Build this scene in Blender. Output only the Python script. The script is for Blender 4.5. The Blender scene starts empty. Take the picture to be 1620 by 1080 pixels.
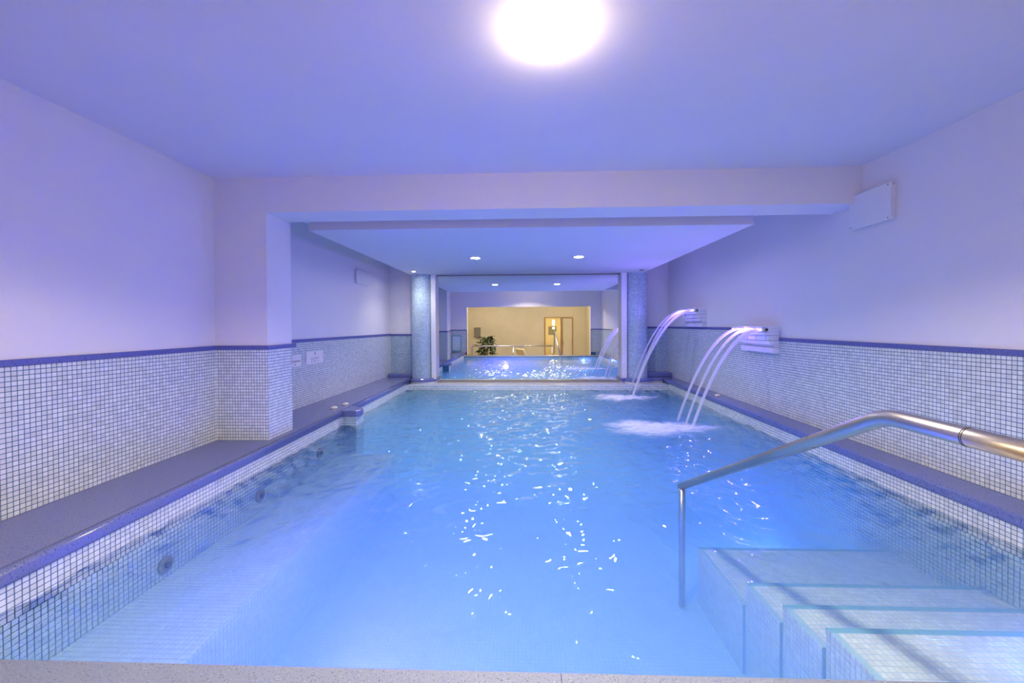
import bpy, math, random
import numpy as np
from mathutils import Vector, Matrix
random.seed(7); np.random.seed(7)
sc = bpy.context.scene
C = sc.collection
PI = math.pi

# ---------------------------------------------------------------- camera
f, pitch, yaw, roll, CX, CY = 611.0, .0111, -.0331, .0055, 810.0, 520.46
cy_, sy_ = math.cos(yaw), math.sin(yaw)
R0 = Vector((cy_, -sy_, 0)); F0 = Vector((sy_, cy_, 0)); UZ = Vector((0, 0, 1))
FW = F0*math.cos(pitch) - UZ*math.sin(pitch); U1 = F0*math.sin(pitch) + UZ*math.cos(pitch)
RT = R0*math.cos(roll) - U1*math.sin(roll); UP = R0*math.sin(roll) + U1*math.cos(roll)
CAM = Vector((0, 0, 1.106))
cd = bpy.data.cameras.new('camera'); cam = bpy.data.objects.new('camera', cd); C.objects.link(cam)
M = Matrix((RT, UP, -FW)).transposed().to_4x4(); M.translation = CAM
cam.matrix_world = M
cd.sensor_width = 36; cd.lens = f/1620*36; cd.shift_y = -(540-CY)/1620; cd.clip_start = .02
sc.camera = cam
def pix(p):
    q = Vector(p)-CAM; z = q.dot(FW)
    return (1e6, 1e6) if z < .3 else (CX+f*q.dot(RT)/z, CY-f*q.dot(UP)/z)

# ---------------------------------------------------------------- world, lights, exposure
w = bpy.data.worlds.new('world'); sc.world = w; w.use_nodes = True
w.node_tree.nodes['Background'].inputs[0].default_value = (.3, .3, .5, 1)
w.node_tree.nodes['Background'].inputs[1].default_value = .05
sc.view_settings.view_transform = 'Standard'; sc.view_settings.look = 'None'
sc.view_settings.exposure = 0.0; sc.view_settings.gamma = 1; sc.view_settings.use_curve_mapping = False
cyc = sc.cycles
cyc.use_denoising = True; cyc.max_bounces = 12; cyc.diffuse_bounces = 6; cyc.glossy_bounces = 6
cyc.volume_bounces = 4; cyc.transparent_max_bounces = 16; cyc.sample_clamp_indirect = 0; cyc.caustics_reflective = False; cyc.caustics_refractive = False

DOME_L = 46.0                 # ceiling lamp radiance
DOWN_W = 115.0                 # each bright downlight
POOL_W = 35.0                 # underwater lamp, also scales the added pool fills
LED_W = 11.0                   # fountain lamps
def area(name, loc, size, power, col, direction, parent=None, spread=PI):
    l = bpy.data.lights.new(name, 'AREA'); l.shape = 'DISK'; l.size = size; l.energy = power; l.color = col; l.spread = spread
    o = bpy.data.objects.new(name, l); C.objects.link(o); o.location = loc
    o.rotation_euler = Vector(direction).to_track_quat('-Z', 'Y').to_euler()
    if parent is not None: o.parent = parent
    return o

# ---------------------------------------------------------------- materials
def newmat(name):
    m = bpy.data.materials.new(name); m.use_nodes = True
    nt = m.node_tree; return m, nt, nt.nodes['Principled BSDF']
def simple(name, col, rough=.5, metal=0, noise=0, nscale=30, bump=0, bscale=80, spec=.5):
    m, nt, b = newmat(name)
    b.inputs['Base Color'].default_value = (*col, 1); b.inputs['Roughness'].default_value = rough
    b.inputs['Metallic'].default_value = metal; b.inputs['Specular IOR Level'].default_value = spec
    tc = nt.nodes.new('ShaderNodeTexCoord')
    if noise:
        n = nt.nodes.new('ShaderNodeTexNoise'); n.inputs['Scale'].default_value = nscale; n.inputs['Detail'].default_value = 4
        nt.links.new(tc.outputs['Object'], n.inputs['Vector'])
        r = nt.nodes.new('ShaderNodeMapRange'); r.inputs[3].default_value = 1-noise; r.inputs[4].default_value = 1+noise
        nt.links.new(n.outputs['Fac'], r.inputs[0])
        mx = nt.nodes.new('ShaderNodeVectorMath'); mx.operation = 'SCALE'; mx.inputs[0].default_value = col
        nt.links.new(r.outputs[0], mx.inputs['Scale']); nt.links.new(mx.outputs[0], b.inputs['Base Color'])
    if bump:
        n = nt.nodes.new('ShaderNodeTexNoise'); n.inputs['Scale'].default_value = bscale
        nt.links.new(tc.outputs['Object'], n.inputs['Vector'])
        bp = nt.nodes.new('ShaderNodeBump'); bp.inputs['Strength'].default_value = bump; bp.inputs['Distance'].default_value = .002
        nt.links.new(n.outputs['Fac'], bp.inputs['Height']); nt.links.new(bp.outputs[0], b.inputs['Normal'])
    return m
def emis(name, col, s):
    m, nt, b = newmat(name)
    b.inputs['Base Color'].default_value = (*col, 1)
    b.inputs['Emission Color'].default_value = (*col, 1); b.inputs['Emission Strength'].default_value = s
    return m
def tilemat(name, col, var=.1, rough=.16):
    m, nt, b = newmat(name)
    g = nt.nodes.new('ShaderNodeNewGeometry'); oi = nt.nodes.new('ShaderNodeObjectInfo')
    ad = nt.nodes.new('ShaderNodeMath'); ad.operation = 'ADD'
    nt.links.new(g.outputs['Random Per Island'], ad.inputs[0]); nt.links.new(oi.outputs['Random'], ad.inputs[1])
    fr = nt.nodes.new('ShaderNodeMath'); fr.operation = 'FRACT'; nt.links.new(ad.outputs[0], fr.inputs[0])
    r = nt.nodes.new('ShaderNodeMapRange'); r.inputs[3].default_value = 1-var; r.inputs[4].default_value = 1+var*.6
    nt.links.new(fr.outputs[0], r.inputs[0])
    mx = nt.nodes.new('ShaderNodeVectorMath'); mx.operation = 'SCALE'; mx.inputs[0].default_value = col
    nt.links.new(r.outputs[0], mx.inputs['Scale']); nt.links.new(mx.outputs[0], b.inputs['Base Color'])
    b.inputs['Roughness'].default_value = rough
    return m
def stone(name, col, speck, dens=.5, rough=.2, scale=170):
    m, nt, b = newmat(name)
    tc = nt.nodes.new('ShaderNodeTexCoord')
    v = nt.nodes.new('ShaderNodeTexNoise'); v.inputs['Scale'].default_value = scale; v.inputs['Detail'].default_value = 1
    nt.links.new(tc.outputs['Object'], v.inputs['Vector'])
    cr = nt.nodes.new('ShaderNodeValToRGB')
    e = cr.color_ramp.elements; e[0].position = .30; e[0].color = (*speck, 1); e[1].position = .37; e[1].color = (*col, 1)
    n3 = e.new(.66); n3.color = (*col, 1); n4 = e.new(.74); n4.color = tuple(min(1, c*1.5+.03) for c in col)+(1,)
    nt.links.new(v.outputs['Fac'], cr.inputs[0]); nt.links.new(cr.outputs[0], b.inputs['Base Color'])
    b.inputs['Roughness'].default_value = rough
    return m

m_wall = simple('wall_paint', (.80, .77, .80), .75, noise=.02, nscale=3, bump=.25, bscale=120)
m_ceil = simple('ceiling_paint', (.76, .74, .80), .8, noise=.03, nscale=2, bump=.2, bscale=90)
m_cream = simple('cream_plaster', (.76, .71, .58), .8, noise=.10, nscale=1.6)
m_tile = tilemat('white_mosaic', (.74, .78, .80), .13)
m_ctile = tilemat('pale_blue_mosaic', (.58, .71, .80), .16)
m_ptile = tilemat('pool_mosaic', (.66, .80, .84), .08, .3)
m_grout = simple('blue_grout', (.025, .12, .27), .8)
m_cgrout = simple('pale_blue_grout', (.06, .17, .34), .8)
m_pgrout = simple('pool_grout', (.36, .56, .68), .8)  # paler than the wall grout: softening by hazy water put into the colour
m_stone = stone('blue_composite_stone', (.17, .19, .38), (.02, .02, .09), rough=.16)
m_nose = stone('blue_nosing_stone', (.15, .18, .42), (.015, .015, .10), rough=.14)
m_grey = stone('grey_speckled_stone', (.20, .235, .34), (.07, .07, .10), rough=.35, scale=210)
m_trim = stone('blue_trim', (.12, .14, .40), (.04, .04, .16), rough=.3)
m_white = simple('white_lacquer', (.80, .79, .82), .35)
m_acry = simple('white_acrylic', (.80, .78, .86), .22)
m_steel = simple('brushed_steel', (.52, .49, .46), .30, 1.0, noise=.06, nscale=60)
m_dark = simple('dark_rubber', (.03, .03, .04), .5)
m_mirror = simple('mirror_glass', (.84, .88, .88), .0, 1.0)
m_grate = simple('grate_plastic', (.45, .42, .36), .5)
m_plas = simple('white_plastic', (.82, .80, .76), .3)
m_ink = simple('grey_ink', (.16, .15, .2), .6)
m_ink2 = simple('pale_ink', (.42, .36, .42), .6)
m_leaf = simple('leaf_green', (.022, .07, .025), .45, noise=.4, nscale=6)
m_pot = simple('terracotta_pot', (.25, .11, .05), .7)
m_wood = simple('warm_wood', (.42, .24, .10), .5, noise=.25, nscale=12)
m_canvas = simple('cream_canvas', (.78, .72, .50), .8)
m_wick = simple('dark_wicker', (.12, .07, .04), .7, noise=.4, nscale=60)
m_greybox = simple('grey_metal', (.25, .24, .23), .5)
m_floor = simple('brown_floor_tile', (.34, .24, .14), .35, noise=.15, nscale=2)
m_blueframe = simple('teal_mosaic', (.20, .46, .58), .3)
m_lamp = emis('lamp_glass', (1, .80, .52), DOME_L)
m_bulb = emis('downlight_glass', (1, .93, .78), 380)
m_led = emis('violet_led', (.34, .22, 1), 14)
m_bluelamp = emis('blue_pool_lamp', (.16, .13, 1), 10)
m_pend = emis('pendant_glass', (1, .75, .35), 9)
m_pict = simple('picture_print', (.20, .22, .22), .5, noise=.5, nscale=9)

# pool floor: mosaic seen through the water, too fine to pick apart
m_pfloor, nt, b = newmat('pool_floor_mosaic')
tc = nt.nodes.new('ShaderNodeTexCoord'); br = nt.nodes.new('ShaderNodeTexBrick')
br.offset = 0; br.squash = 1
for k, v in dict(Scale=1.0, Bias=0).items(): br.inputs[k].default_value = v
br.inputs['Mortar Size'].default_value = .0016; br.inputs['Brick Width'].default_value = .0245; br.inputs['Row Height'].default_value = .0245
br.inputs['Color1'].default_value = (.60, .76, .82, 1); br.inputs['Color2'].default_value = (.52, .70, .80, 1); br.inputs['Mortar'].default_value = (.34, .56, .68, 1)
nt.links.new(tc.outputs['Object'], br.inputs['Vector']); nt.links.new(br.outputs['Color'], b.inputs['Base Color']); b.inputs['Roughness'].default_value = .4

# water: fresnel reflection over tinted clear water
m_water = bpy.data.materials.new('clear_water'); m_water.use_nodes = True; nt = m_water.node_tree; nt.nodes.clear()
out = nt.nodes.new('ShaderNodeOutputMaterial'); mix = nt.nodes.new('ShaderNodeMixShader')
fr = nt.nodes.new('ShaderNodeFresnel'); fr.inputs[0].default_value = 1.33
tr = nt.nodes.new('ShaderNodeBsdfTransparent'); tr.inputs[0].default_value = (.94, .98, 1, 1)
gl = nt.nodes.new('ShaderNodeBsdfGlossy'); gl.inputs['Roughness'].default_value = .015; gl.inputs[0].default_value = (1, 1, 1, 1)
tcw = nt.nodes.new('ShaderNodeTexCoord'); nz = nt.nodes.new('ShaderNodeTexNoise'); nz.inputs['Scale'].default_value = 26; nz.inputs['Detail'].default_value = 1
bp = nt.nodes.new('ShaderNodeBump'); bp.inputs['Strength'].default_value = .015; bp.inputs['Distance'].default_value = .01
nt.links.new(tcw.outputs['Object'], nz.inputs['Vector']); nt.links.new(nz.outputs['Fac'], bp.inputs['Height'])
nt.links.new(bp.outputs[0], gl.inputs['Normal']); nt.links.new(bp.outputs[0], fr.inputs['Normal'])
nt.links.new(fr.outputs[0], mix.inputs[0]); nt.links.new(tr.outputs[0], mix.inputs[1]); nt.links.new(gl.outputs[0], mix.inputs[2]); nt.links.new(mix.outputs[0], out.inputs[0])

vs = nt.nodes.new('ShaderNodeVolumeScatter'); vs.inputs['Color'].default_value = (.36, .56, 1, 1); vs.inputs['Density'].default_value = 1.0; vs.inputs['Anisotropy'].default_value = .3
va = nt.nodes.new('ShaderNodeVolumeAbsorption'); va.inputs['Color'].default_value = (.15, .62, 1, 1); va.inputs['Density'].default_value = .55
vadd = nt.nodes.new('ShaderNodeAddShader'); nt.links.new(vs.outputs[0], vadd.inputs[0]); nt.links.new(va.outputs[0], vadd.inputs[1]); nt.links.new(vadd.outputs[0], out.inputs['Volume'])
def veilmat(name, col, dens, attr=None, scale=None, stretch=(1, 1, 1)):
    m = bpy.data.materials.new(name); m.use_nodes = True; nt = m.node_tree; nt.nodes.clear()
    out = nt.nodes.new('ShaderNodeOutputMaterial'); mix = nt.nodes.new('ShaderNodeMixShader')
    tr = nt.nodes.new('ShaderNodeBsdfTransparent')
    df = nt.nodes.new('ShaderNodeBsdfDiffuse'); df.inputs[0].default_value = (*col, 1)
    tl = nt.nodes.new('ShaderNodeBsdfTranslucent'); tl.inputs[0].default_value = (*col, 1)
    m2 = nt.nodes.new('ShaderNodeMixShader'); m2.inputs[0].default_value = .5
    nt.links.new(df.outputs[0], m2.inputs[1]); nt.links.new(tl.outputs[0], m2.inputs[2])
    nt.links.new(tr.outputs[0], mix.inputs[1]); nt.links.new(m2.outputs[0], mix.inputs[2]); nt.links.new(mix.outputs[0], out.inputs[0])
    val = None
    if attr:
        a = nt.nodes.new('ShaderNodeAttribute'); a.attribute_name = attr; val = a.outputs['Fac']
    if scale:
        tc = nt.nodes.new('ShaderNodeTexCoord'); mp = nt.nodes.new('ShaderNodeMapping'); mp.inputs['Scale'].default_value = stretch
        n = nt.nodes.new('ShaderNodeTexNoise'); n.inputs['Scale'].default_value = scale; n.inputs['Detail'].default_value = 5
        nt.links.new(tc.outputs['Object'], mp.inputs[0]); nt.links.new(mp.outputs[0], n.inputs['Vector'])
        r = nt.nodes.new('ShaderNodeMapRange'); r.inputs[1].default_value = .3; r.inputs[2].default_value = .7; nt.links.new(n.outputs['Fac'], r.inputs[0])
        mu = nt.nodes.new('ShaderNodeMath'); mu.operation = 'MULTIPLY'; r.inputs[3].default_value = .45; r.inputs[4].default_value = 1.6; nt.links.new(r.outputs[0], mu.inputs[0]); nt.links.new(val, mu.inputs[1]); val = mu.outputs[0]
    mu = nt.nodes.new('ShaderNodeMath'); mu.operation = 'MULTIPLY'; mu.inputs[1].default_value = dens; mu.use_clamp = True
    if val is not None: nt.links.new(val, mu.inputs[0])
    else: mu.inputs[0].default_value = 1
    nt.links.new(mu.outputs[0], mix.inputs[0])
    return m
m_stream = veilmat('falling_water', (.92, .90, 1), .48)
m_foam = veilmat('white_foam', (.92, .90, .98), 1.0, 'foam_amount', 9, (1, 2.2, 1))

# ---------------------------------------------------------------- mesh helpers
class MB:
    def __init__(s): s.v = []; s.f = []; s.sm = []
    def poly(s, pts, sm=False):
        n = len(s.v); s.v += [tuple(p) for p in pts]; s.f.append(tuple(range(n, n+len(pts)))); s.sm.append(sm)
    def box(s, x0, x1, y0, y1, z0, z1):
        n = len(s.v); s.v += [(x, y, z) for z in (z0, z1) for y in (y0, y1) for x in (x0, x1)]
        for q in ((0, 2, 3, 1), (4, 5, 7, 6), (0, 1, 5, 4), (2, 6, 7, 3), (0, 4, 6, 2), (1, 3, 7, 5)):
            s.f.append(tuple(n+i for i in q)); s.sm.append(False)
        return s
    def prism(s, prof, a, b, axis='y', sm=False):
        """profile points (p,q) extruded along axis; axis y: (x,z); z: (x,y); x: (y,z)"""
        def P(p, t):
            return {'y': (p[0], t, p[1]), 'z': (p[0], p[1], t), 'x': (t, p[0], p[1])}[axis]
        n = len(s.v); k = len(prof); s.v += [P(p, a) for p in prof]+[P(p, b) for p in prof]
        for i in range(k):
            j = (i+1) % k; s.f.append((n+i, n+j, n+k+j, n+k+i)); s.sm.append(sm)
        s.f.append(tuple(n+i for i in range(k))[::-1]); s.f.append(tuple(n+k+i for i in range(k))); s.sm += [False, False]
        return s
    def tube(s, pts, rad, n=14, cap=True):
        pts = [Vector(p) for p in pts]; rads = rad if isinstance(rad, (list, tuple)) else [rad]*len(pts)
        T = [(pts[min(i+1, len(pts)-1)]-pts[max(i-1, 0)]).normalized() for i in range(len(pts))]
        up = Vector((0, 0, 1)) if abs(T[0].z) < .9 else Vector((1, 0, 0))
        N = (up-T[0]*up.dot(T[0])).normalized(); base = len(s.v)
        for i, p in enumerate(pts):
            N = (N-T[i]*N.dot(T[i])).normalized(); B = T[i].cross(N)
            for k in range(n):
                a = 2*PI*k/n; s.v.append(tuple(p+(N*math.cos(a)+B*math.sin(a))*rads[i]))
        for i in range(len(pts)-1):
            for k in range(n):
                a, b_ = base+i*n+k, base+i*n+(k+1) % n
                s.f.append((a, b_, b_+n, a+n)); s.sm.append(True)
        if cap:
            s.f.append(tuple(base+k for k in range(n))[::-1]); s.f.append(tuple(base+(len(pts)-1)*n+k for k in range(n))); s.sm += [False, False]
        return s
    def lathe(s, prof, c=(0, 0, 0), n=32, axis='z', sm=True):
        base = len(s.v); c = Vector(c)
        for r, h in prof:
            for k in range(n):
                a = 2*PI*k/n; x, y = r*math.cos(a), r*math.sin(a)
                s.v.append(tuple(c+Vector({'z': (x, y, h), 'x': (h, x, y), 'y': (x, h, y)}[axis])))
        for i in range(len(prof)-1):
            for k in range(n):
                a, b_ = base+i*n+k, base+i*n+(k+1) % n
                s.f.append((a, b_, b_+n, a+n)); s.sm.append(sm)
        return s
    def build(s, name, mat, parent=None, bevel=0, seg=2, fix=True):
        me = bpy.data.meshes.new(name); me.from_pydata(s.v, [], s.f); me.update()
        me.polygons.foreach_set('use_smooth', s.sm)
        if fix:
            import bmesh
            bm = bmesh.new(); bm.from_mesh(me); bmesh.ops.recalc_face_normals(bm, faces=bm.faces); bm.to_mesh(me); bm.free()
        me.materials.append(mat)
        o = bpy.data.objects.new(name, me); C.objects.link(o)
        if parent is not None: o.parent = parent; o.matrix_parent_inverse = Matrix.Translation(-parent.location) if parent.type == 'EMPTY' else Matrix()
        if bevel:
            md = o.modifiers.new('bevel', 'BEVEL'); md.width = bevel; md.segments = seg; md.limit_method = 'ANGLE'; md.angle_limit = .6
        return o
def B(*a): return MB().box(*a)
def tag(o, label=None, cat=None, group=None, kind=None):
    if label: o['label'] = label
    if cat: o['category'] = cat
    if group: o['group'] = group
    if kind: o['kind'] = kind
    return o
def thing(name, loc, label, cat, group=None):
    o = bpy.data.objects.new(name, None); C.objects.link(o); o.location = loc; o.empty_display_size = .1
    tag(o, label, cat, group); return o
def struct(name, mb, mat, bevel=0, label=None, cat=None):
    o = mb.build(name, mat, None, bevel); return tag(o, label, cat, None, 'structure')
def copy_tree(o, parent=None):
    c = o.copy(); C.objects.link(c)
    if parent is not None:
        mi = c.matrix_parent_inverse.copy(); c.parent = parent; c.matrix_parent_inverse = mi
    for ch in [x for x in bpy.data.objects if x.parent == o]: copy_tree(ch, c)
    return c

# mosaic: every tile has its own edges; the largest in view are objects, the rest one joined part
PU, PV, GAP, TH = .0235, .0248, .0034, .0016
TILES = {}
def tile_mesh(w_, h_, mat):
    k = (round(w_, 5), round(h_, 5), mat.name)
    if k not in TILES:
        b_ = .0007
        v = [(b_, b_, TH), (w_-b_, b_, TH), (w_-b_, h_-b_, TH), (b_, h_-b_, TH), (0, 0, 0), (w_, 0, 0), (w_, h_, 0), (0, h_, 0)]
        me = bpy.data.meshes.new('tile'); me.from_pydata(v, [], [(0, 1, 2, 3), (4, 5, 1, 0), (5, 6, 2, 1), (6, 7, 3, 2), (7, 4, 0, 3)]); me.materials.append(mat); TILES[k] = me
    return TILES[k]
class Mosaic:
    """collects tile patches on one parent"""
    def __init__(s, parent, mat, single=True, thr=8.2, cap=300):
        s.parent, s.mat, s.single, s.thr, s.cap = parent, mat, single, thr, cap; s.t = []
    def patch(s, o, u, v, wu, hv, skip=None, pu=PU, pv=PV):
        """o = corner, u,v unit directions (u x v = outward normal), wu,hv extents"""
        o, u, v = Vector(o), Vector(u).normalized(), Vector(v).normalized(); n = u.cross(v)
        nu, nv = max(1, round(wu/pu)), max(1, round(hv/pv)); pu, pv = wu/nu, hv/nv
        for j in range(nv):
            for i in range(nu):
                p = o+u*(i*pu+GAP/2)+v*(j*pv+GAP/2)
                if skip and skip(p): continue
                sz = 0
                if s.single:
                    c0 = pix(p)
                    if -12 < c0[0] < 1625 and -5 < c0[1] < 1075:
                        a_, b_ = pix(p+u*pu), pix(p+v*pv)
                        sz = (math.hypot(a_[0]-c0[0], a_[1]-c0[1])+math.hypot(b_[0]-c0[0], b_[1]-c0[1]))/2
                s.t.append((sz, p, u, v, n, pu-GAP, pv-GAP))
        return s
    def done(s):
        s.t.sort(key=lambda t: -t[0])
        k = 0
        inv = Matrix.Translation(-s.parent.location)
        while k < min(s.cap, len(s.t)) and s.t[k][0] >= s.thr:
            _, p, u, v, n, w_, h_ = s.t[k]
            ob = bpy.data.objects.new('tile', tile_mesh(w_, h_, s.mat)); C.objects.link(ob)
            m = Matrix((u, v, n)).transposed().to_4x4(); m.translation = p
            ob.parent = s.parent; ob.matrix_local = inv @ m; k += 1
        V = []; Fc = []
        for sz, p, u, v, n, w_, h_ in s.t[k:]:
            q = len(V); b_ = .0007; nn = n*TH
            for a, c in ((b_, b_), (w_-b_, b_), (w_-b_, h_-b_), (b_, h_-b_)): V.append(p+u*a+v*c+nn)
            for a, c in ((0, 0), (w_, 0), (w_, h_), (0, h_)): V.append(p+u*a+v*c)
            Fc += [(q, q+1, q+2, q+3), (q+4, q+5, q+1, q), (q+5, q+6, q+2, q+1), (q+6, q+7, q+3, q+2), (q+7, q+4, q, q+3)]
        if V:
            me = bpy.data.meshes.new('mosaic_tiles'); me.from_pydata(V, [], Fc); me.materials.append(s.mat)
            ob = bpy.data.objects.new('mosaic_tiles', me); C.objects.link(ob); ob.parent = s.parent
            ob.matrix_parent_inverse = inv; ob['kind'] = 'stuff'
        return k

# ---------------------------------------------------------------- dimensions (water surface z = 0)
XL, XR = -2.535, 2.605
BZ = .171; ZC = 2.315; ZT = .949; ZTR = .960; ZTF = 1.06
YN = .60; YB = 7.10; YM = 6.90
YP0, YP1, XP = 3.083, 3.41, -2.10
XLF0, XLF1 = -2.60, -2.50     # far left wall drifts in slightly
NOSE_L, NOSE_R = -2.00, 2.39
WL, WR = -2.02, 2.41        # basin faces
YE, YS = 1.13, 6.53           # near and far water edges
FLZ = -.80; TRH = .034

# ---------------------------------------------------------------- room shell
wl = struct('wall_left', B(XL-.2, XL, YN, YP0, -1.0, ZC+.1), m_wall)
wl2 = struct('wall_left_rear', MB().prism([(-2.9, YP1-.005), (XLF0, YP1-.005), (XLF1, YB+.002), (-2.9, YB+.002)], -1.0, ZC+.1, 'z'), m_wall)
pil = struct('wall_pillar', B(XL-.2, XP, YP0, YP1, -1.0, ZC+.1), m_wall)
wr = struct('wall_right', B(XR, XR+.2, YN, YB, -1.0, ZC+.1), m_wall)
wb = struct('wall_back', B(-2.9, XR+.2, YB, YB+.15, -1.0, ZC+.1), m_wall)
ce = struct('ceiling', B(-2.9, XR+.2, YN-.15, YB+.15, ZC, ZC+.15), m_ceil)
struct('ceiling_beam', B(XP-.0, XR, YP0, YP1-.03, 2.03, ZC), m_wall)
struct('ceiling_dropped', B(-2.035, 2.086, 3.59, YB, 2.007, 2.125), m_ceil, .002)
# near wall with its wide opening (behind the lens, seen in the mirror)
nw = struct('wall_front', B(XL-.2, -1.98, YN-.15, YN, -1.0, ZC).box(2.23, XR+.2, YN-.15, YN, -1.0, ZC).box(-1.98, 2.23, YN-.15, YN, 1.72, ZC), m_wall)

# mosaic dados: grout bed, tiles, blue trim
def grout(parent, mb, mat=m_grout): mb.build('grout', mat, parent)
G = .002
grout(wl, B(XL, XL+G, YN, YP0, BZ, ZT-TRH))
ms = Mosaic(wl, m_tile); ms.patch((XL+G, YN, BZ), (0, 1, 0), (0, 0, 1), YP0-YN, ZT-TRH-BZ); print('tiles left', ms.done())
lenf = math.hypot(XLF1-XLF0, YB-YP1); uf = Vector((XLF1-XLF0, YB-YP1, 0)).normalized(); nf = uf.cross(UZ)
p0 = Vector((XLF0, YP1, 0)); p1 = Vector((XLF1, YB, 0))
g_ = MB(); a0, a1 = p0+nf*G, p1+nf*G
g_.prism([(p0.x, p0.y), (a0.x, a0.y), (a1.x, a1.y), (p1.x, p1.y)], BZ, ZT-TRH, 'z'); grout(wl2, g_)
ms = Mosaic(wl2, m_tile, False); ms.patch((a0.x, a0.y, BZ), uf, (0, 0, 1), lenf, ZT-TRH-BZ); ms.done()
grout(pil, B(XL, XP+G, YP0-G, YP1+G, BZ, ZT-TRH).box(XLF0, XL, YP1, YP1+G, BZ, ZT-TRH))
ms = Mosaic(pil, m_tile, False)
ms.patch((XL, YP0-G, BZ), (1, 0, 0), (0, 0, 1), XP+G-XL, ZT-TRH-BZ); ms.patch((XP+G, YP0-G, BZ), (0, 1, 0), (0, 0, 1), YP1-YP0, ZT-TRH-BZ)
ms.patch((XP+G, YP1+G, BZ), (-1, 0, 0), (0, 0, 1), XP-XLF0, ZT-TRH-BZ); ms.done()
# right wall: the dado steps up beyond the first fountain
YF1a, YF1b = 4.03, 4.62
grout(wr, B(XR-G, XR, YN, YF1a, BZ, ZTR-TRH).box(XR-G, XR, YF1a, YB, BZ, ZTF-TRH))
ms = Mosaic(wr, m_tile); ms.patch((XR-G, YF1a, BZ), (0, -1, 0), (0, 0, 1), YF1a-YN, ZTR-TRH-BZ)
ms.patch((XR-G, YB, BZ), (0, -1, 0), (0, 0, 1), YB-YF1a, ZTF-TRH-BZ); print('tiles right', ms.done())
grout(wb, B(-2.5, -1.9, YB-G, YB, BZ, ZT-TRH).box(1.9, XR, YB-G, YB, BZ, ZTF-TRH))
ms = Mosaic(wb, m_ctile, False); ms.patch((-2.5, YB-G, BZ), (1, 0, 0), (0, 0, 1), .6, ZT-TRH-BZ); ms.patch((1.9, YB-G, BZ), (1, 0, 0), (0, 0, 1), XR-1.9, ZTF-TRH-BZ); ms.done()
grout(nw, B(XL, -1.98, YN, YN+G, -.6, ZT-TRH).box(2.23, XR, YN, YN+G, -.6, ZTR-TRH))
ms = Mosaic(nw, m_tile, False); ms.patch((-1.98, YN+G, BZ), (-1, 0, 0), (0, 0, 1), -1.98-XL, ZT-TRH-BZ); ms.patch((XR, YN+G, BZ), (-1, 0, 0), (0, 0, 1), XR-2.23, ZTR-TRH-BZ); ms.done()
TD = .014
struct('trim_1', B(XL, XL+TD, YN, YP0, ZT-TRH, ZT), m_trim, .003)
struct('trim_2', B(XL+TD, XP, YP0-TD, YP0, ZT-TRH, ZT).box(XP, XP+TD, YP0-TD, YP1+.05, ZT-TRH, ZT).box(XLF0, XP, YP1+G, YP1+TD, ZT-TRH, ZT), m_trim, .003)
b0, b1 = p0+nf*TD, p1+nf*TD
struct('trim_3', MB().prism([(p0.x, p0.y), (b0.x, b0.y), (b1.x, b1.y), (p1.x, p1.y)], ZT-TRH+.006, ZT+.006, 'z'), m_trim, .003)
struct('trim_4', B(XR-TD, XR, YN, YF1a, ZTR-TRH, ZTR), m_trim, .003)
struct('trim_5', B(XR-TD, XR, YF1b-.02, YB, ZTF-TRH, ZTF), m_trim, .003)
struct('trim_6', B(-2.5, -1.9, YB-TD, YB, ZT-TRH, ZT).box(1.9, XR-TD, YB-TD, YB, ZTF-TRH, ZTF), m_trim, .003)
struct('trim_7', B(XL, -1.98, YN, YN+TD, ZT-TRH, ZT).box(-1.994, -1.98, YN, YN+TD, -.1, ZT), m_trim, .003)
struct('trim_8', B(2.23, XR, YN, YN+TD, ZTR-TRH, ZTR).box(2.23, 2.244, YN, YN+TD, .1, ZTR), m_trim, .003)

# ---------------------------------------------------------------- pool basin
bas = struct('pool_basin', B(WL-.5, WR+.5, YE-.1, YS+.6, FLZ-.1, FLZ), m_pfloor)
bas.data.name = 'pool_floor'
def side(mb, mat=m_grout): mb.build('basin_wall', mat, bas)
side(B(WL-.3, WL, YN, YS+.4, -.046, BZ-.066)); side(B(WR, WR+.19, YN, YS+.4, -.046, BZ-.066))
side(B(WL-.3, WL, YN, YS+.4, FLZ, -.046), m_pgrout); side(B(WR, WR+.19, YN, YS+.4, FLZ, -.046), m_pgrout)
side(B(WL, WR, YE-.28, YE+.02, FLZ, .04), m_pgrout); side(B(WL, WR, YS, YS+.57, FLZ, .0855))
ms = Mosaic(bas, m_tile)
zt = BZ-.066
ms.patch((WL, YN, zt-6*PV), (0, 1, 0), (0, 0, 1), YS-YN, 6*PV, pu=.0235)
ms.patch((WR, YS, zt-6*PV), (0, -1, 0), (0, 0, 1), YS-YN, 6*PV)
print('tiles basin', ms.done())
ms = Mosaic(bas, m_ptile, False)
ms.patch((WL, YE, FLZ), (0, 1, 0), (0, 0, 1), YS-YE, zt-6*PV-FLZ); ms.patch((WR, YS, FLZ), (0, -1, 0), (0, 0, 1), YS-YE, zt-6*PV-FLZ)
ms.patch((WR, YE+.02, FLZ), (-1, 0, 0), (0, 0, 1), WR-WL, -FLZ); ms.patch((WL, YS, FLZ), (1, 0, 0), (0, 0, 1), WR-WL, -FLZ); ms.done()
ms = Mosaic(bas, m_tile, False)
ms.patch((WL, YS, 0), (1, 0, 0), (0, 0, 1), WR-WL, .0855); ms.patch((WL, YS, .0855), (1, 0, 0), (0, 1, 0), WR-WL, .30); ms.done()
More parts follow.
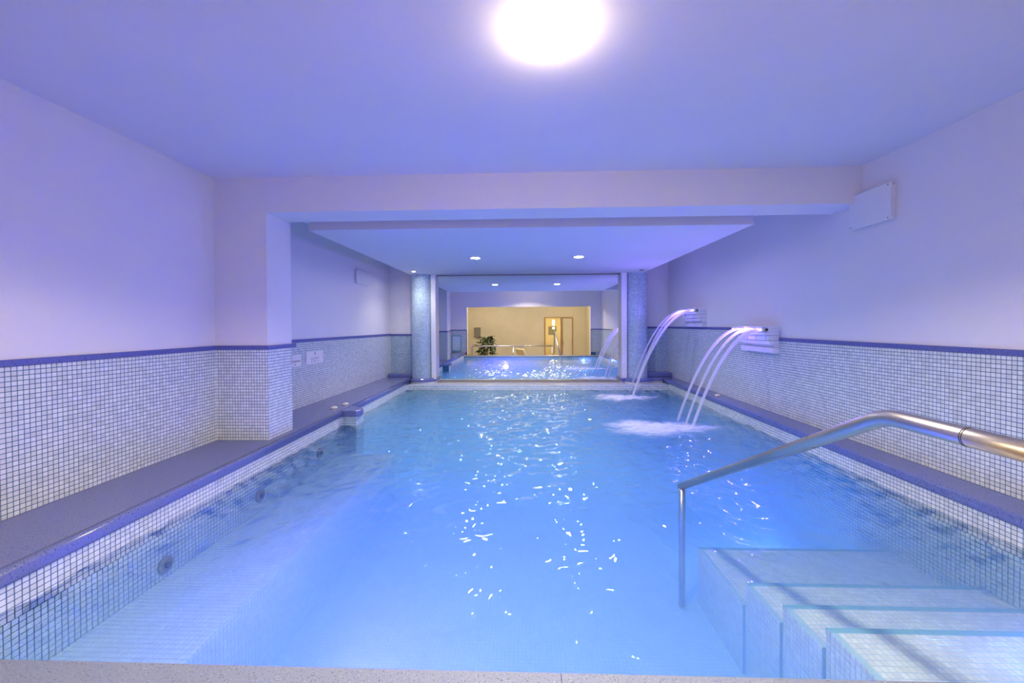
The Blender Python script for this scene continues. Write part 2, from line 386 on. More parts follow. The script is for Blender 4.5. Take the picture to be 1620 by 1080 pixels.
# underwater seat along the left side
seat = thing('underwater_seat', (-1.7, 2.6, FLZ), 'long mosaic tiled seat under the water along the left side of the pool', 'seat')
B(WL, -1.43, YE+.02, 4.17, FLZ, -.302).build('seat_block', m_pgrout, seat)
ms = Mosaic(seat, m_ptile, False); ms.patch((WL, YE+.02, -.302), (1, 0, 0), (0, 1, 0), -1.43-WL, 3.02); ms.patch((-1.43, YE+.02, FLZ), (0, 1, 0), (0, 0, 1), 3.02, .498); ms.done()
# steps by the handrail
st = thing('pool_steps', (1.8, 1.8, FLZ), 'flight of white mosaic steps going down under water below the handrail', 'steps')
SL = 1.22; g_ = [(YE+.02, 1.60, -.135), (1.60, 1.84, -.215), (1.84, 2.12, -.30), (2.12, 2.66, -.42)]
ms = Mosaic(st, m_tile, True, 9, 300)
for i, (ya, yb, z) in enumerate(g_):
    xo = SL-.015*i
    B(xo, WR, ya, yb, FLZ, z).build('step', m_pgrout, st)
    B(xo, WR-.0, yb-.024, yb+.002, z-.02, z+.0005).build('step_nosing', m_blueframe, st)
    ms.patch((xo+.024, ya, z), (1, 0, 0), (0, 1, 0), WR-xo-.024, yb-ya-.026, pu=.0245, pv=.0245)
    ms.patch((xo, yb, FLZ), (0, -1, 0), (0, 0, 1), yb-ya, z-FLZ)
    ms.patch((WR, yb, max(FLZ, (g_[i+1][2] if i < 3 else FLZ))), (-1, 0, 0), (0, 0, 1), WR-xo, z-max(FLZ, (g_[i+1][2] if i < 3 else FLZ))-.022)
print('tiles steps', ms.done())
# three nozzles on the seat's wall, one lamp under the near edge
for i, (y, z, lab) in enumerate(((2.078, -.223, 'round dark massage nozzle under water, nearest of the three on the left wall'),
                      (2.85, -.180, 'round dark massage nozzle under water, middle one of the three on the left wall'),
                      (3.707, -.140, 'round dark massage nozzle under water, farthest of the three on the left wall'))):
    if i == 0:
        nzl = thing('pool_nozzle', (WL+.002, y, z), lab, 'nozzle', 'massage nozzles under the left edge')
        MB().lathe([(0, .0), (.045, 0), (.045, .012), (.036, .018), (.028, .012), (0, .012)], (WL+.002, y, z), 24, 'x').build('flange', m_greybox, nzl)
        MB().lathe([(0, .014), (.015, .014), (.017, .026), (.010, .030), (0, .022)], (WL+.002, y, z), 16, 'x').build('jet', m_dark, nzl)
        first = nzl
    else:
        c = copy_tree(first); c.location = (WL+.002, y, z); c['label'] = lab
pl = thing('pool_lamp', (-.62, YE+.02, -.26), 'round blue underwater lamp set below the near pool edge', 'lamp')
MB().lathe([(0, .0), (.10, 0), (.10, .012), (.085, .02), (.075, .014), (0, .014)], pl.location, 32, 'y').build('lamp_ring', m_steel, pl)
MB().lathe([(0, .024), (.05, .022), (.075, .015)], pl.location, 32, 'y').build('lens', m_bluelamp, pl)
area('pool_light', (-.62, YE+.07, -.26), .15, POOL_W*1.3, (.13, .06, 1), (0, 1, -.35), None, 2.3)
area('pool_fill_right', (1.9, YE+.05, -.065), .06, POOL_W*.12, (.22, .34, 1), (.25, 1, 0))  # added fill without a fixture, brightens the right wall under water
area('pool_fill_steps', (1.75, 2.70, -.58), .25, POOL_W*.30, (.14, .34, 1), (-.15, 1, .05))  # added light hidden behind the steps, brightens the far right water
area('pool_fill_pier', (-1.92, 4.43, -.62), .12, POOL_W*.10, (.18, .50, 1), (.5, 1, -.2))  # added light hidden behind the pier, brightens the far left water

# ---------------------------------------------------------------- water
NX, NY = 520, 640
xs = np.linspace(WL, WR, NX); ys = np.linspace(YE+.0, YS, NY); X, Y = np.meshgrid(xs, ys)
rng = np.random.default_rng(11); Z = np.zeros_like(X)
amp_far = np.clip((Y-1.0)/3.4, .42, 1)
for k in range(70):
    lam = .088*(2.1**rng.random()) if k < 50 else .16*(2.2**rng.random()); th = rng.random()*2*PI; sl = .0135*rng.uniform(.6, 1.3)*(1.35 if lam > .16 else .8)
    kk = 2*PI/lam; ph = rng.random()*2*PI
    warp = .5*np.sin(X*1.3+ph)+.5*np.sin(Y*1.7+ph*2)
    a_ = sl/kk*np.sin(kk*(X*math.cos(th)+Y*math.sin(th))+ph+warp)
    Z += a_*(.55+1.2*amp_far**2 if lam > .16 else 1.15+2.2*amp_far**2)
for (lx, ly) in ((1.75, 4.27), (1.66, 5.95)):
    r = np.hypot(X-lx, Y-ly); Z += .0035*np.sin(r*2*PI/.14)*np.exp(-r/.55)+.004*np.sin(r*2*PI/.31+1)*np.exp(-r/1.1)
V = np.stack([X, Y, Z], -1).reshape(-1, 3)
idx = np.arange(NX*NY).reshape(NY, NX)
Fq = np.stack([idx[:-1, :-1], idx[:-1, 1:], idx[1:, 1:], idx[1:, :-1]], -1).reshape(-1, 4)
nV = len(V); zb = FLZ-.03
ring = list(idx[0, :])+list(idx[1:, -1])+list(idx[-1, -2::-1])+list(idx[-2:0:-1, 0])
Vb = np.array([[V[i][0], V[i][1], zb] for i in ring]); nr = len(ring)
skirt = [(int(ring[i]), int(nV+i), int(nV+(i+1) % nr), int(ring[(i+1) % nr])) for i in range(nr)]+[tuple(int(nV+i) for i in range(nr))[::-1]]
V = np.vstack([V, Vb])
me = bpy.data.meshes.new('pool_water'); me.from_pydata(V.tolist(), [], Fq.tolist()+skirt); Fq = list(Fq)+skirt; me.polygons.foreach_set('use_smooth', [i < len(Fq)-len(skirt) for i in range(len(Fq))]); me.materials.append(m_water)
wo = bpy.data.objects.new('pool_water', me); C.objects.link(wo)
tag(wo, 'clear blue rippling water filling the whole swimming pool', 'water')

# ---------------------------------------------------------------- benches, coping, sill
def nose_profile(x_in, x_out, z0, z1, n=6):
    """slab section with rounded outer edge at x_out"""
    s = 1 if x_out > x_in else -1; r = .017; pts = [(x_in, z1)]
    for i in range(n+1):
        a = PI/2*(1-i/n); pts.append((x_out-s*r+s*r*math.cos(a), z1-r+r*math.sin(a)))
    for i in range(n+1):
        a = -PI/2*i/n; pts.append((x_out-s*r+s*r*math.cos(a), z0+r+r*math.sin(a)))
    pts.append((x_in, z0)); return pts
lb = thing('stone_bench', (-2.25, 3, BZ-.04), 'long polished blue speckled stone bench along the left wall with dark blue nosing', 'bench')
B(XL+.001, NOSE_L-.045, YN, YP0, BZ-.065, BZ).build('bench_top', m_stone, lb)
MB().prism([(XP+G+.001, YP0-.0001), (NOSE_L-.045, YP0-.0001), (NOSE_L-.045, YB-.005), (XLF1+.003, YB-.005), (XLF0+.003, YP1+.001), (XP+G+.001, YP1+.001)], BZ-.065, BZ, 'z').build('bench_top', m_stone, lb)
MB().prism(nose_profile(NOSE_L-.045, NOSE_L, BZ-.065, BZ), YN, 4.165, 'y', True).build('nosing', m_nose, lb)
MB().prism(nose_profile(NOSE_L-.045, NOSE_L, BZ-.065, BZ), 4.4, YS+.2, 'y', True).build('nosing', m_nose, lb)
# rounded projection
arc = [(NOSE_L-.04, 4.165), (-1.86, 4.165)]+[(-1.92+.10*math.cos(a), 4.265+.10*math.sin(a)) for a in [(-PI/2+.9)+i*(1.9)/8 for i in range(9)]]+[(NOSE_L-.01, 4.44), (NOSE_L-.04, 4.44)]
MB().prism(arc, BZ-.065, BZ+.0015, 'z').build('rounded_corner', m_nose, lb, .012, 3)
pier = thing('corner_pier', (-1.92, 4.3, FLZ), 'short tiled pier holding the rounded corner of the left bench', 'pier')
B(WL, -1.865, 4.19, 4.39, FLZ, BZ-.066).build('pier_core', m_grout, pier)
ms = Mosaic(pier, m_ctile, False); ms.patch((WL, 4.19, FLZ), (1, 0, 0), (0, 0, 1), .155, -FLZ+BZ-.066); ms.patch((-1.865, 4.19, FLZ), (0, 1, 0), (0, 0, 1), .2, -FLZ+BZ-.066); ms.done()
rb = thing('stone_ledge', (2.5, 3.5, BZ-.04), 'narrow blue speckled stone ledge running along the right wall above the water', 'ledge')
cuts = [YN, 1.75, 2.85, 3.95, 5.05, 6.15, YB-.005]
for a_, b_ in zip(cuts[:-1], cuts[1:]):
    MB().prism(nose_profile(XR-.001, NOSE_R, BZ-.065, BZ), a_+.001, b_-.001, 'y').build('slab', m_nose, rb, .0015)
# far sill below the mirror with its overflow grate
fs = thing('column_base', (-1.84, 6.8, .09), 'rounded blue stone base slab under the left mosaic column', 'base', 'column base slabs')
def base_slab(root, cx, xa, xb):
    pts = [(xa, YB-.006), (xa, 6.68)]
    r = .31
    A0 = [(cx+r*math.sin(t), 6.93-r*math.cos(t)) for t in [-.9+1.8*i/14 for i in range(15)]]
    pts += [p for p in A0 if xa <= p[0] <= xb and p[1] < 6.9]
    pts += [(xb, 6.74), (xb, YB-.006)]
    MB().prism(pts, BZ-.052, BZ, 'z').build('slab', m_nose, root, .012, 3)
    pts2 = [(x if abs(x-xa) < .01 or abs(x-xb) < .01 else x, y+.03) for x, y in pts]; pts2[0] = (pts2[0][0], YB-.006); pts2[-1] = (pts2[-1][0], YB-.006)
    MB().prism(pts2, .0875, BZ-.052, 'z').build('plinth', m_tile, root)
base_slab(fs, -1.84, NOSE_L+.002, -1.56)
fs2 = thing('column_base', (1.97, 6.8, .09), 'rounded blue stone base slab under the right mosaic column', 'base', 'column base slabs')
base_slab(fs2, 1.97, 1.66, NOSE_R-.002)
lg = thing('corner_ledge', (2.35, 7.0, BZ), 'small raised blue stone block in the corner right of the right column', 'ledge', 'corner stone blocks')
B(2.1, XR-.004, 6.9, YB-.004, BZ, BZ+.075).build('block', m_nose, lg, .01, 3)
lg = thing('corner_ledge', (-2.3, 7.0, BZ), 'small raised blue stone block in the corner left of the left column', 'ledge', 'corner stone blocks')
B(XLF1+.02, -2.0, 6.9, YB-.004, BZ, BZ+.06).build('block', m_nose, lg, .01, 3)
gr = thing('overflow_grate', (0, 6.85, .088), 'narrow slotted overflow grate along the foot of the mirror', 'grate')
B(-1.55, 1.65, 6.765, 6.785, .0875, .098).box(-1.55, 1.65, 6.875, 6.89, .0875, .098).build('frame', m_grate, gr)
B(-1.55, 1.65, 6.785, 6.875, .0872, .0885).build('channel', m_dark, gr)
sl = B(0, .010, 6.785, 6.875, .0885, .097).build('slat', m_grate, gr)
for i in range(128):
    if i == 0: sl.location.x += 0
    o = sl if i == 0 else sl.copy()
    if i: C.objects.link(o)
    o.location.x = -1.545+i*.025
cp = thing('pool_coping', (0, .95, 0), 'pale grey speckled stone coping along the near edge of the pool', 'coping')
MB().prism([(.74, .042), (YE+.006, .042), (YE+.012, .055), (YE+.010, .072), (YE, .080), (.74, .080)], WL, .10, 'x').build('slab', m_grey, cp)
MB().prism([(.74, .042), (YE+.006, .042), (YE+.012, .055), (YE+.010, .072), (YE, .080), (.74, .080)], .102, WR, 'x').build('slab', m_grey, cp)

# ---------------------------------------------------------------- columns and mirror
def column(cx, label):
    t = thing('mosaic_column', (cx, 6.93, BZ), label, 'column', 'mosaic columns beside the mirror')
    r = .197; z1 = 2.007
    MB().lathe([(0, BZ), (r, BZ), (r, z1), (0, z1)], (cx, 6.93, 0), 52).build('column_core', m_cgrout, t)
    ms = Mosaic(t, m_ctile, False); n = 52; rr = r/math.cos(PI/n)*.9996
    nv = round((z1-BZ)/PV)
    for i in range(n):
        a0_, a1_ = 2*PI*i/n, 2*PI*(i+1)/n
        if math.sin((a0_+a1_)/2) > .6: continue
        p = Vector((cx+r*math.cos(a0_), 6.93+r*math.sin(a0_), BZ)); q = Vector((cx+r*math.cos(a1_), 6.93+r*math.sin(a1_), BZ))
        ms.patch(p, q-p, (0, 0, 1), (q-p).length, z1-BZ)
    ms.done()
column(-1.842, 'round pale blue mosaic column left of the mirror'); column(1.968, 'round pale blue mosaic column right of the mirror')
mr = thing('wall_mirror', (.055, YM, .09), 'wide floor-to-ceiling mirror between the two columns reflecting the pool room', 'mirror')
B(-1.575, 1.685, YM, YM+.02, .098, 1.985).build('mirror_glass', m_mirror, mr)
B(-1.575, 1.685, YM-.012, YM+.02, 1.985, 2.006).build('top_rail', m_greybox, mr)
B(-1.655, -1.572, 6.775, YM+.1, BZ, 2.006).build('frame_post', m_white, mr, .004)
B(1.682, 1.775, 6.775, YM+.1, BZ, 2.006).build('frame_post', m_white, mr, .004)
B(-1.56, 1.67, YM+.02, YM+.1, .0875, 2.0).build('backing', m_white, mr)

# ---------------------------------------------------------------- lamps
cl = thing('ceiling_lamp', (.104, 1.595, ZC), 'glowing round glass ceiling lamp on the near ceiling', 'lamp')
MB().lathe([(0, -.001), (.085, -.001), (.085, -.012), (0, -.012)], cl.location, 40).build('lamp_base', m_white, cl)
MB().lathe([(.07, -.004), (.095, -.02)]+[(.105*math.cos(a), -.03-.065*math.sin(a)) for a in [i*PI/2/8 for i in range(9)]], cl.location, 40).build('glass_dome', m_lamp, cl)
area('ceiling_lamp_light', (.104, 1.595, ZC-.103), .18, 56, (1, .84, .66), (0, 0, -1), None, 2.5)
def downlight(x, y, lab, grp, lit=True, r=.043, power=DOWN_W):
    t = thing('downlight', (x, y, 2.007), lab, 'lamp', grp)
    MB().lathe([(r*.8, -.0008), (r*1.15, -.001), (r*1.2, -.004), (r*1.0, -.007), (r*.8, -.004)], t.location, 28).build('ring', m_white if lit else m_greybox, t)
    MB().lathe([(0, -.003), (r*.8, -.003)], t.location, 28).build('lamp_glass', m_bulb if lit else m_dark, t)
    if lit:
        l = bpy.data.lights.new('downlight', 'SPOT'); l.energy = power; l.spot_size = 2.2; l.spot_blend = .9; l.color = (1, .93, .82); l.shadow_soft_size = r
        o = bpy.data.objects.new('downlight_beam', l); C.objects.link(o); o.location = (x, y, 1.99)
GD = 'recessed downlights in the dropped ceiling'
downlight(-.662, 5.18, 'bright recessed downlight, left of the two large ones in the dropped ceiling', GD, True, .074)
downlight(.724, 5.18, 'bright recessed downlight, right of the two large ones in the dropped ceiling', GD, True, .074)
downlight(-1.849, 6.40, 'small lit recessed spotlight just in front of the left column', GD, True, .033, 26)
downlight(1.945, 6.50, 'small unlit recessed spotlight just in front of the right column', GD, False, .036)

# ---------------------------------------------------------------- fountains with their falling water
def fountain(ya, yb, zt, label, lands, xl):
    t = thing('water_fountain', (XR, (ya+yb)/2, zt-.28), label, 'fountain', 'lit waterfall fountains on the right wall')
    k = zt-1.077
    X0 = XR-.0006
    def lay(off, z0, z1, y0, y1, name, bev=.004): return B(X0-off, X0, y0, y1, z0+k, z1+k).build(name, m_acry, t, bev)
    lay(.178, 1.052, 1.077, ya, yb, 'spout_top')
    lay(.168, 1.018, 1.034, ya, yb, 'spout_floor'); B(X0-.15, X0, ya, yb, 1.034+k, 1.052+k).build('spout_back', m_acry, t)
    B(X0-.178, X0-.12, ya, ya+.012, 1.018+k, 1.06+k).build('spout_cheek', m_acry, t); B(X0-.178, X0-.12, yb-.012, yb, 1.018+k, 1.06+k).build('spout_cheek', m_acry, t)
    lay(.150, .985, 1.018, ya+.004, yb-.01, 'tier'); lay(.118, .930, .983, ya+.006, yb-.02, 'tier'); lay(.105, .885, .928, ya+.006, yb-.02, 'tier')
    lay(.055, .860, .885, ya, yb-.01, 'tier'); lay(.070, .800, .858, ya, yb, 'tier')
    for q in range(4):
        yy = ya+.04+(yb-ya-.1)*q/3
        B(X0-.126, X0-.117, yy, yy+.012, .932+k, .981+k).build('rib', m_acry, t)
    B(X0-.172, X0-.152, ya+.014, yb-.014, 1.036+k, 1.050+k).build('light_bar', m_led, t)
    z0 = 1.043+k
    # front light strip just inside the lip
    for i, (lx, ly, r0) in enumerate(lands):
        ys_ = ya+.10+(yb-ya-.2)*(i/(len(lands)-1)); pts = []; rad = []
        ys_ = ly if abs(ly-ys_) < .12 else ys_
        for s_ in range(26):
            u_ = s_/25; T = math.sqrt(2*z0/9.81); tt = u_*T
            x = X0-.16+(lx-(X0-.16))*u_; z = z0-.5*9.81*tt*tt*1.0
            pts.append((x, ys_+(ly-ys_)*u_, max(z, -.01))); rad.append(r0*(1.25-.45*u_))
        MB().tube(pts, rad, 10, False).build('water_jet', m_stream, t)
        # thin fans of water beside each rope near the spout
        for dy in (-.045, .045):
            pp = [(p[0]+.01*j_/25, p[1]+dy*(1-j_/18), p[2]+.002) for j_, p in enumerate(pts[:19])]
            MB().tube(pp, [r0*.55*(1-j_/24) for j_ in range(len(pp))], 6, False).build('water_jet', m_stream, t)
    area('fountain_light', (X0-.20, (ya+yb)/2, 1.046+k), .05, LED_W, (.20, .10, 1), (-1, 0, -.35), None, 2.6)
    o = area('fountain_glow', (X0-.19, (ya+yb)/2, 1.085+k), .05, LED_W*.5, (.32, .20, 1), (-1, 0, .5), None)
    return t
fountain(YF1a, YF1b, 1.077, 'nearer white stepped fountain pouring violet-lit water from the right wall', [(1.745, 4.10, .017), (1.755, 4.28, .013), (1.745, 4.47, .015)], 0)
fountain(5.62, 6.20, 1.337, 'farther white stepped fountain pouring violet-lit water beside the right column', [(1.62, 5.88, .018), (1.655, 5.99, .013), (1.72, 6.40, .013)], 0)
def foam(cx, cy, a, b, lab):
    n, m = 22, 60; V = []; D = []; Fc = []
    for i in range(n+1):
        for j in range(m):
            th = 2*PI*j/m; rr = i/n; wob = 1+.16*math.sin(3*th+cx)+.10*math.sin(7*th+1)+.06*math.sin(13*th)
            x, y = cx+a*rr*wob*math.cos(th), cy+b*rr*wob*math.sin(th)
            d = (1-rr)**1.1
            gi = min(NX-1, max(0, int(round((x-WL)/(WR-WL)*(NX-1))))); gj = min(NY-1, max(0, int(round((y-YE)/(YS-YE)*(NY-1)))))
            z = float(Z[gj, gi])+.010+.02*d*(.5+.5*math.sin(x*41+y*23))*(1-rr)
            V.append((x, y, z)); D.append(min(1, d*1.9))
    for i in range(n):
        for j in range(m):
            Fc.append((i*m+j, i*m+(j+1) % m, (i+1)*m+(j+1) % m, (i+1)*m+j))
    me = bpy.data.meshes.new('foam_patch'); me.from_pydata(V, [], Fc); me.polygons.foreach_set('use_smooth', [True]*len(Fc)); me.materials.append(m_foam)
    at = me.attributes.new('foam_amount', 'FLOAT', 'POINT'); at.data.foreach_set('value', D)
    o = bpy.data.objects.new('foam_patch', me); C.objects.link(o); return tag(o, lab, 'foam', 'foam under the fountains', 'stuff')
foam(1.40, 4.14, .64, .32, 'white foam on the water where the nearer fountain lands')
foam(1.45, 5.86, .50, .26, 'white foam on the water where the farther fountain lands')

# ---------------------------------------------------------------- handrails
def bend(pts, r, n=8):
    out = [Vector(pts[0])]
    for a, b_, c in zip(pts[:-2], pts[1:-1], pts[2:]):
        a, b_, c = Vector(a), Vector(b_), Vector(c); d1 = (a-b_).normalized(); d2 = (c-b_).normalized()
        ang = d1.angle(d2); L = min(r/math.tan(ang/2), (a-b_).length*.45, (c-b_).length*.45); s1, s2 = b_+d1*L, b_+d2*L
        for i in range(n+1):
            t = i/n; out.append(s1*(1-t)**2+b_*2*t*(1-t)+s2*t*t)
    out.append(Vector(pts[-1])); return out
hr = thing('handrail', (1.05, 2.625, FLZ), 'brushed steel handrail sloping down into the water on the right', 'handrail')
HRR = .0225
MB().tube(bend([(1.0, .66, .847), (1.0, 1.10, .847), (1.05, 2.64, .005)], .16, 10), HRR, 24).build('grip_tube', m_steel, hr)
MB().tube([(1.05, 2.62, .02), (1.05, 2.62, FLZ+.01)], HRR*.93, 20).build('underwater_post', m_steel, hr)
MB().tube(bend([(1.0, .70, .847), (1.0, .655, .847), (1.0, .655, .80)], .04, 6)+[Vector((1.0, .655, -.65))], HRR*.96, 20).build('post', m_steel, hr)
for (p, d) in (((1.0, .90, .847), (0, 1, 0)), ((1.010, 1.385, .6915), (.03, .885, -.484))):
    p, d = Vector(p), Vector(d).normalized()
    MB().tube([p-d*.003, p-d*.0011], HRR+.0006, 24).build('joint_ring', m_dark, hr)
    MB().tube([p+d*.0011, p+d*.003], HRR+.0006, 24).build('joint_ring', m_dark, hr)
gr2 = thing('guard_rail', (-.5, .66, -.7), 'low steel guard rail with three posts along the near pool edge, seen in the mirror', 'railing')
MB().tube(bend([(-1.80, .66, -.65), (-1.80, .66, .385), (.94, .66, .385)], .06, 8), .021, 16).build('rail', m_steel, gr2)
MB().tube([(-.40, .66, -.65), (-.40, .66, .385)], .02, 16).build('post', m_steel, gr2)
MB().tube([(.93, .66, -.65), (.93, .66, .385)], .02, 16).build('post', m_steel, gr2)

# ---------------------------------------------------------------- small things
def button(x, y, lab):
    t = thing('air_button', (x, y, BZ), lab, 'button', 'white air buttons on the stone')
    MB().lathe([(0, .0005), (.036, .0005), (.038, .006), (.036, .014), (.030, .018), (0, .019)], t.location, 24).build('button_body', m_plas, t)
    MB().lathe([(.012, .019), (.020, .0215), (.014, .025), (0, .026)], t.location, 18).build('push_cap', m_plas, t)
button(-2.168, 4.30, 'small round white button on the left bench, the one nearer the camera')
button(-2.130, 4.50, 'small round white button on the left bench, the one nearer the mirror')
button(2.495, 5.08, 'small round white button on the right ledge between the two fountains')
def wx(y): return XLF0+(XLF1-XLF0)*(y-YP1)/(YB-YP1)
def sign(y0, y1, z0, z1, lab, arrow):
    y = (y0+y1)/2; ang = math.atan2(uf.y, uf.x)
    t = thing('wall_sign', (wx(y)+.006, y, (z0+z1)/2), lab, 'sign', 'white signs on the rear left wall')
    W, H = (y1-y0), (z1-z0)
    def P(mb, name, mat):       # local: u along wall, z up, depth toward the room
        o = mb.build(name, mat, t); o.matrix_parent_inverse = Matrix(); o.rotation_euler = (0, 0, ang-PI/2); return o
    P(B(0, .005, -W/2, W/2, -H/2, H/2), 'plate', m_white).location.x = 0
    if arrow:
        # little figure, word and symbols
        m = MB(); m.box(.005, .0056, -.008, .008, H*.20, H*.38); m.lathe([(0, .0056), (.008, .0056)], (0, 0, H*.42), 10, 'x'); P(m, 'figure_print', m_ink)
        m = MB(); s_ = W*.5/8
        for i in range(8):
            y_ = -W*.25+i*s_
            for (a, b_, c, d) in random.sample([(0, .15, 0, 1), (.7, .85, 0, 1), (0, .85, 0, .18), (0, .85, .82, 1), (0, .85, .42, .58)], 3):
                m.box(.005, .0055, y_+a*s_, y_+b_*s_, -H*.16+c*H*.18, -H*.16+d*H*.18)
        P(m, 'word_print', m_ink2)
        m = MB()
        for y_ in (-W*.2, W*.2): m.box(.005, .0055, y_-.006, y_+.006, -H*.34, -H*.24)
        for i in range(4): m.box(.005, .0055, -W*.1+i*W*.05, -W*.1+i*W*.05+W*.03, -H*.32, -H*.26)
        P(m, 'symbol_print', m_ink)
    else:
        m = MB(); m.box(.005, .0055, -W*.38, W*.42, -H*.10, H*.02); P(m, 'word_print', m_ink2)
        m = MB(); m.box(.005, .0055, -.005, .005, -H*.36, -H*.20); P(m, 'symbol_print', m_ink)
    return t
sign(4.12, 4.34, .645, .785, 'small white sign half hidden behind the left pillar', False)
sign(4.44, 4.80, .645, .800, 'white sign with a figure and grey lettering, right of the one by the pillar', True)
def jbox(x, sgn, y0, y1, z0, z1, lab, dep=.055):
    t = thing('junction_box', (x, (y0+y1)/2, z0), lab, 'box', 'white cover boxes on the walls')
    def bx(a, b_, *r): return B(min(x+sgn*a, x+sgn*b_), max(x+sgn*a, x+sgn*b_), *r)
    bx(.0005, dep*.7, y0+.012, y1, z0+.012, z1-.012).build('back_box', m_white, t, .003)
    bx(dep*.7, dep, y0, y1, z0, z1).build('cover', m_white, t, .004)
    for yy in (y0+.015, y1-.015):
        for zz in (z0+.015, z1-.015):
            MB().lathe([(0, dep*sgn+.002*sgn), (.005, dep*sgn+.0015*sgn), (.005, dep*sgn)], (x, yy, zz), 10, 'x').build('screw', m_greybox, t)
jbox(XR, -1, 2.79, 3.13, 1.83, 2.09, 'flat white cover box high on the right wall next to the ceiling beam')
jbox(wx(5.9)+.0, 1, 5.7, 6.2, 1.74, 1.95, 'white cover box high on the rear left wall under the ceiling edge', .03)
# framed service panel left of the opening, seen in the mirror
sp = thing('service_panel', (-2.35, YN, .1), 'teal framed mosaic panel on the front wall left of the opening, seen in the mirror', 'panel')
m = MB(); 
for (a, b_, c, d) in ((-2.52, -2.17, .72, .76), (-2.52, -2.17, .20, .24), (-2.52, -2.48, .24, .72), (-2.21, -2.17, .24, .72)): m.box(a, b_, YN+.004, YN+.016, c, d)
m.build('frame', m_blueframe, sp); B(-2.48, -2.21, YN+.004, YN+.009, .24, .72).build('panel_face', m_ctile, sp)

# ---------------------------------------------------------------- room behind the camera (seen in the mirror)
RF = -.75; YR = -2.55; ZR = 2.05
struct('floor', B(-3.6, 3.6, YR-2.2, YN-.15, RF-.1, RF), m_floor)
struct('ceiling_lounge', B(-3.6, 3.6, YR, YN-.15, ZR, ZR+.1), m_cream)
wrr = struct('wall_rear', B(-3.6, .87, YR-.12, YR, RF, ZR).box(1.50, 3.6, YR-.12, YR, RF, ZR).box(.87, 1.50, YR-.12, YR, 1.38, ZR), m_cream)
struct('wall_lounge_left', B(-2.9, -2.75, YR, YN-.15, RF, ZR), m_cream)
struct('wall_lounge_right', B(2.55, 2.7, YR, YN-.15, RF, ZR), m_cream)
struct('wall_parapet', B(-2.6, 2.7, .50, .86, RF, .041), m_cream)
struct('wall_corridor', B(.2, 2.2, YR-2.2, YR-2.1, RF, ZR).box(.2, .3, YR-2.1, YR-.12, RF, ZR).box(2.1, 2.2, YR-2.1, YR-.12, RF, ZR).box(.2, 2.2, YR-2.2, YR-.12, ZR, ZR+.1), m_cream)
d1 = struct('door_1', B(1.56, 2.02, YR+.002, YR+.035, RF, 1.42), m_wood); B(1.60, 1.98, YR+.035, YR+.042, RF+.1, 1.36).build('door_panel', m_cream, d1)
B(1.60, 1.62, YR+.042, YR+.09, .25, .40).build('door_handle', m_steel, d1)
struct('trim_9', B(.83, .87, YR, YR+.03, RF, 1.42).box(1.50, 1.54, YR, YR+.03, RF, 1.42).box(.83, 1.54, YR, YR+.03, 1.38, 1.42), m_wood)
ph = thing('picture', (1.30, YR-2.1, .7), 'framed picture on the corridor wall behind the doorway, seen in the mirror', 'picture')
B(1.12, 1.50, YR-2.098, YR-2.08, .62, 1.02).build('frame', m_greybox, ph); B(1.14, 1.48, YR-2.08, YR-2.076, .64, 1.00).build('print', m_pict, ph)
pe = thing('pendant_lamp', (1.28, YR-.9, ZR), 'glowing pendant lamp hanging in the yellow doorway, seen in the mirror', 'lamp')
MB().tube([(1.28, YR-.9, ZR), (1.28, YR-.9, 1.36)], .006, 8).build('cord', m_dark, pe)
MB().lathe([(0, 1.33), (.03, 1.32), (.05, 1.27), (.055, 1.14), (.045, 1.08), (0, 1.07)], (1.28, YR-.9, 0), 24).build('shade', m_pend, pe)
l = bpy.data.lights.new('pendant_light', 'POINT'); l.energy = 30; l.color = (1, .72, .32); l.shadow_soft_size = .04
o = bpy.data.objects.new('pendant_light', l); C.objects.link(o); o.location = (1.28, YR-.9, .95)
for x in (-1.3, 1.3):
    l = bpy.data.lights.new('lounge_fill', 'POINT'); l.energy = 55; l.color = (1, .83, .56); l.shadow_soft_size = .08
    o = bpy.data.objects.new('lounge_fill', l); C.objects.link(o); o.location = (x, -.2, ZR-.16)  # added lamps, kept above the mirror's sightline, to light the lounge
    t = thing('ceiling_lamp', (x, -.2, ZR), 'added unseen ceiling lamp lighting the lounge, %s one' % ('left' if x < 0 else 'right'), 'lamp', 'added ceiling lamps in the lounge')
    MB().lathe([(0, 0), (.09, 0), (.09, -.02), (.06, -.06), (0, -.07)], t.location, 20).build('added_lamp_body', m_plas, t)
# potted plant
pt = thing('potted_plant', (-1.5, -1.3, RF), 'bushy green plant in a pot in the lounge, seen in the mirror behind the rail', 'plant')
MB().lathe([(0, 0), (.15, 0), (.20, .34), (.21, .36), (.18, .36), (.17, .32), (0, .31)], pt.location, 24).build('pot', m_pot, pt)
m = MB(); r_ = random.Random(3)
for k in range(6):
    a = k*1.05; m.tube([(-1.5, -1.3, RF+.3), (-1.5+.05*math.cos(a), -1.3+.05*math.sin(a), RF+.8), (-1.5+.16*math.cos(a), -1.3+.16*math.sin(a), RF+1.25)], [.012, .009, .005], 6)
m.build('stem', m_wood, pt)
lf = MB(); L = .19
for s_ in range(4):
    a, b_ = s_/4, (s_+1)/4; wa, wb_ = .045*math.sin(PI*max(a, .04)**.8), .045*math.sin(PI*min(b_, .98)**.8)
    za, zb = -.07*a*a, -.07*b_*b_
    lf.poly([(a*L, -wa, za+.012), (b_*L, -wb_, zb+.012), (b_*L, 0, zb), (a*L, 0, za)]); lf.poly([(a*L, 0, za), (b_*L, 0, zb), (b_*L, wb_, zb+.012), (a*L, wa, za+.012)])
leaf = lf.build('leaf', m_leaf, pt, fix=False)
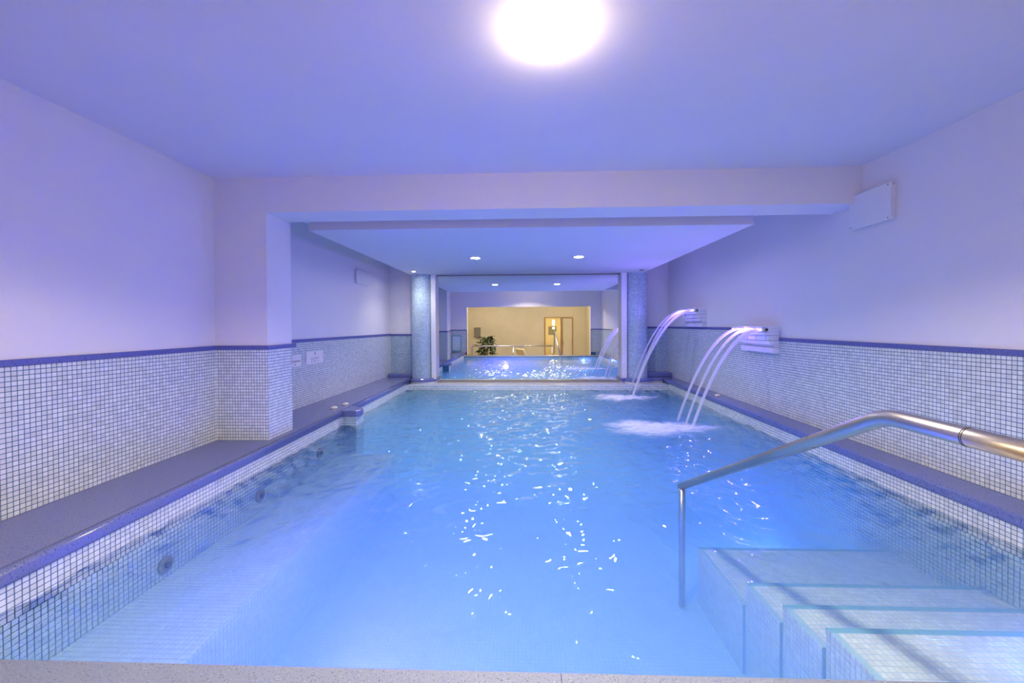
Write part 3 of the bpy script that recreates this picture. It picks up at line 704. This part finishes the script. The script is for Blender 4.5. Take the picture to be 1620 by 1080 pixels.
for k in range(240):
    o = leaf if k == 0 else leaf.copy()
    if k: C.objects.link(o)
    th = r_.random()*2*PI; hh = r_.random(); rad = (.05+.29*r_.random())*(1-.35*abs(hh-.5)*2)
    loc = Vector((-1.5+rad*math.cos(th), -1.3+rad*math.sin(th), RF+.36+1.02*hh))
    o.parent = pt; o.matrix_parent_inverse = Matrix.Translation(-pt.location)
    o.location = loc; o.rotation_euler = (r_.uniform(-.5, .5), r_.uniform(-.7, .8), th+r_.uniform(-.5, .5)); s__ = r_.uniform(.7, 1.25); o.scale = (s__, s__, s__)
# lounge chairs
def lounger(x, y, sc_, rz, lab, mc, mf):
    t = thing('lounge_chair', (x, y, RF), lab, 'chair', 'lounge chairs behind the pool')
    def P(mb, name, mat, bev=0):
        o = mb.build(name, mat, t, bev); o.matrix_parent_inverse = Matrix(); return o
    P(MB().prism([(-.30, .36), (.45, .42), (.45, .50), (-.30, .44)], -.28, .28, 'y'), 'seat_cushion', mc, .02)
    P(MB().prism([(-.27, .40), (-.52, .95), (-.60, .92), (-.36, .37)], -.28, .28, 'y'), 'back_cushion', mc, .02)
    P(MB().prism([(-.40, .33), (.50, .40), (.50, .36), (-.40, .29)], -.30, .30, 'y'), 'frame', mf)
    for sx in (-.32, .42):
        for sy in (-.27, .27): P(B(sx-.02, sx+.02, sy-.02, sy+.02, 0, .34), 'leg', mf)
    t.rotation_euler.z = rz; t.scale = (sc_,)*3; return t
lounger(.26, -1.35, 1.0, -.6, 'cream cushioned lounge chair in the lounge, seen in the mirror below the rail', m_canvas, m_wood)
lounger(-1.74, -.45, .95, .15, 'brown wooden lounge chair beside the potted plant, seen in the mirror', m_wood, m_wood)
bk = thing('basket', (.78, -1.75, RF), 'dark wicker basket on the floor beside the cream lounge chair', 'basket')
MB().lathe([(0, 0), (.12, 0), (.14, .5), (.125, .5), (.11, .05), (0, .05)], bk.location, 20).build('basket_body', m_wick, bk)
MB().tube([(.78+.125*math.cos(a), -1.75, RF+.5+.12*math.sin(a)) for a in [i*PI/10 for i in range(11)]], .01, 8).build('basket_handle', m_wick, bk)
wc = thing('wall_cabinet', (-2.0, YR, .6), 'grey box cabinet on the cream rear wall above the plant, seen in the mirror', 'cabinet')
B(-2.14, -1.88, YR+.001, YR+.14, .60, 1.0).build('cabinet_body', m_greybox, wc, .005); B(-2.13, -1.89, YR+.14, YR+.15, .61, .99).build('cabinet_door', m_greybox, wc, .003)
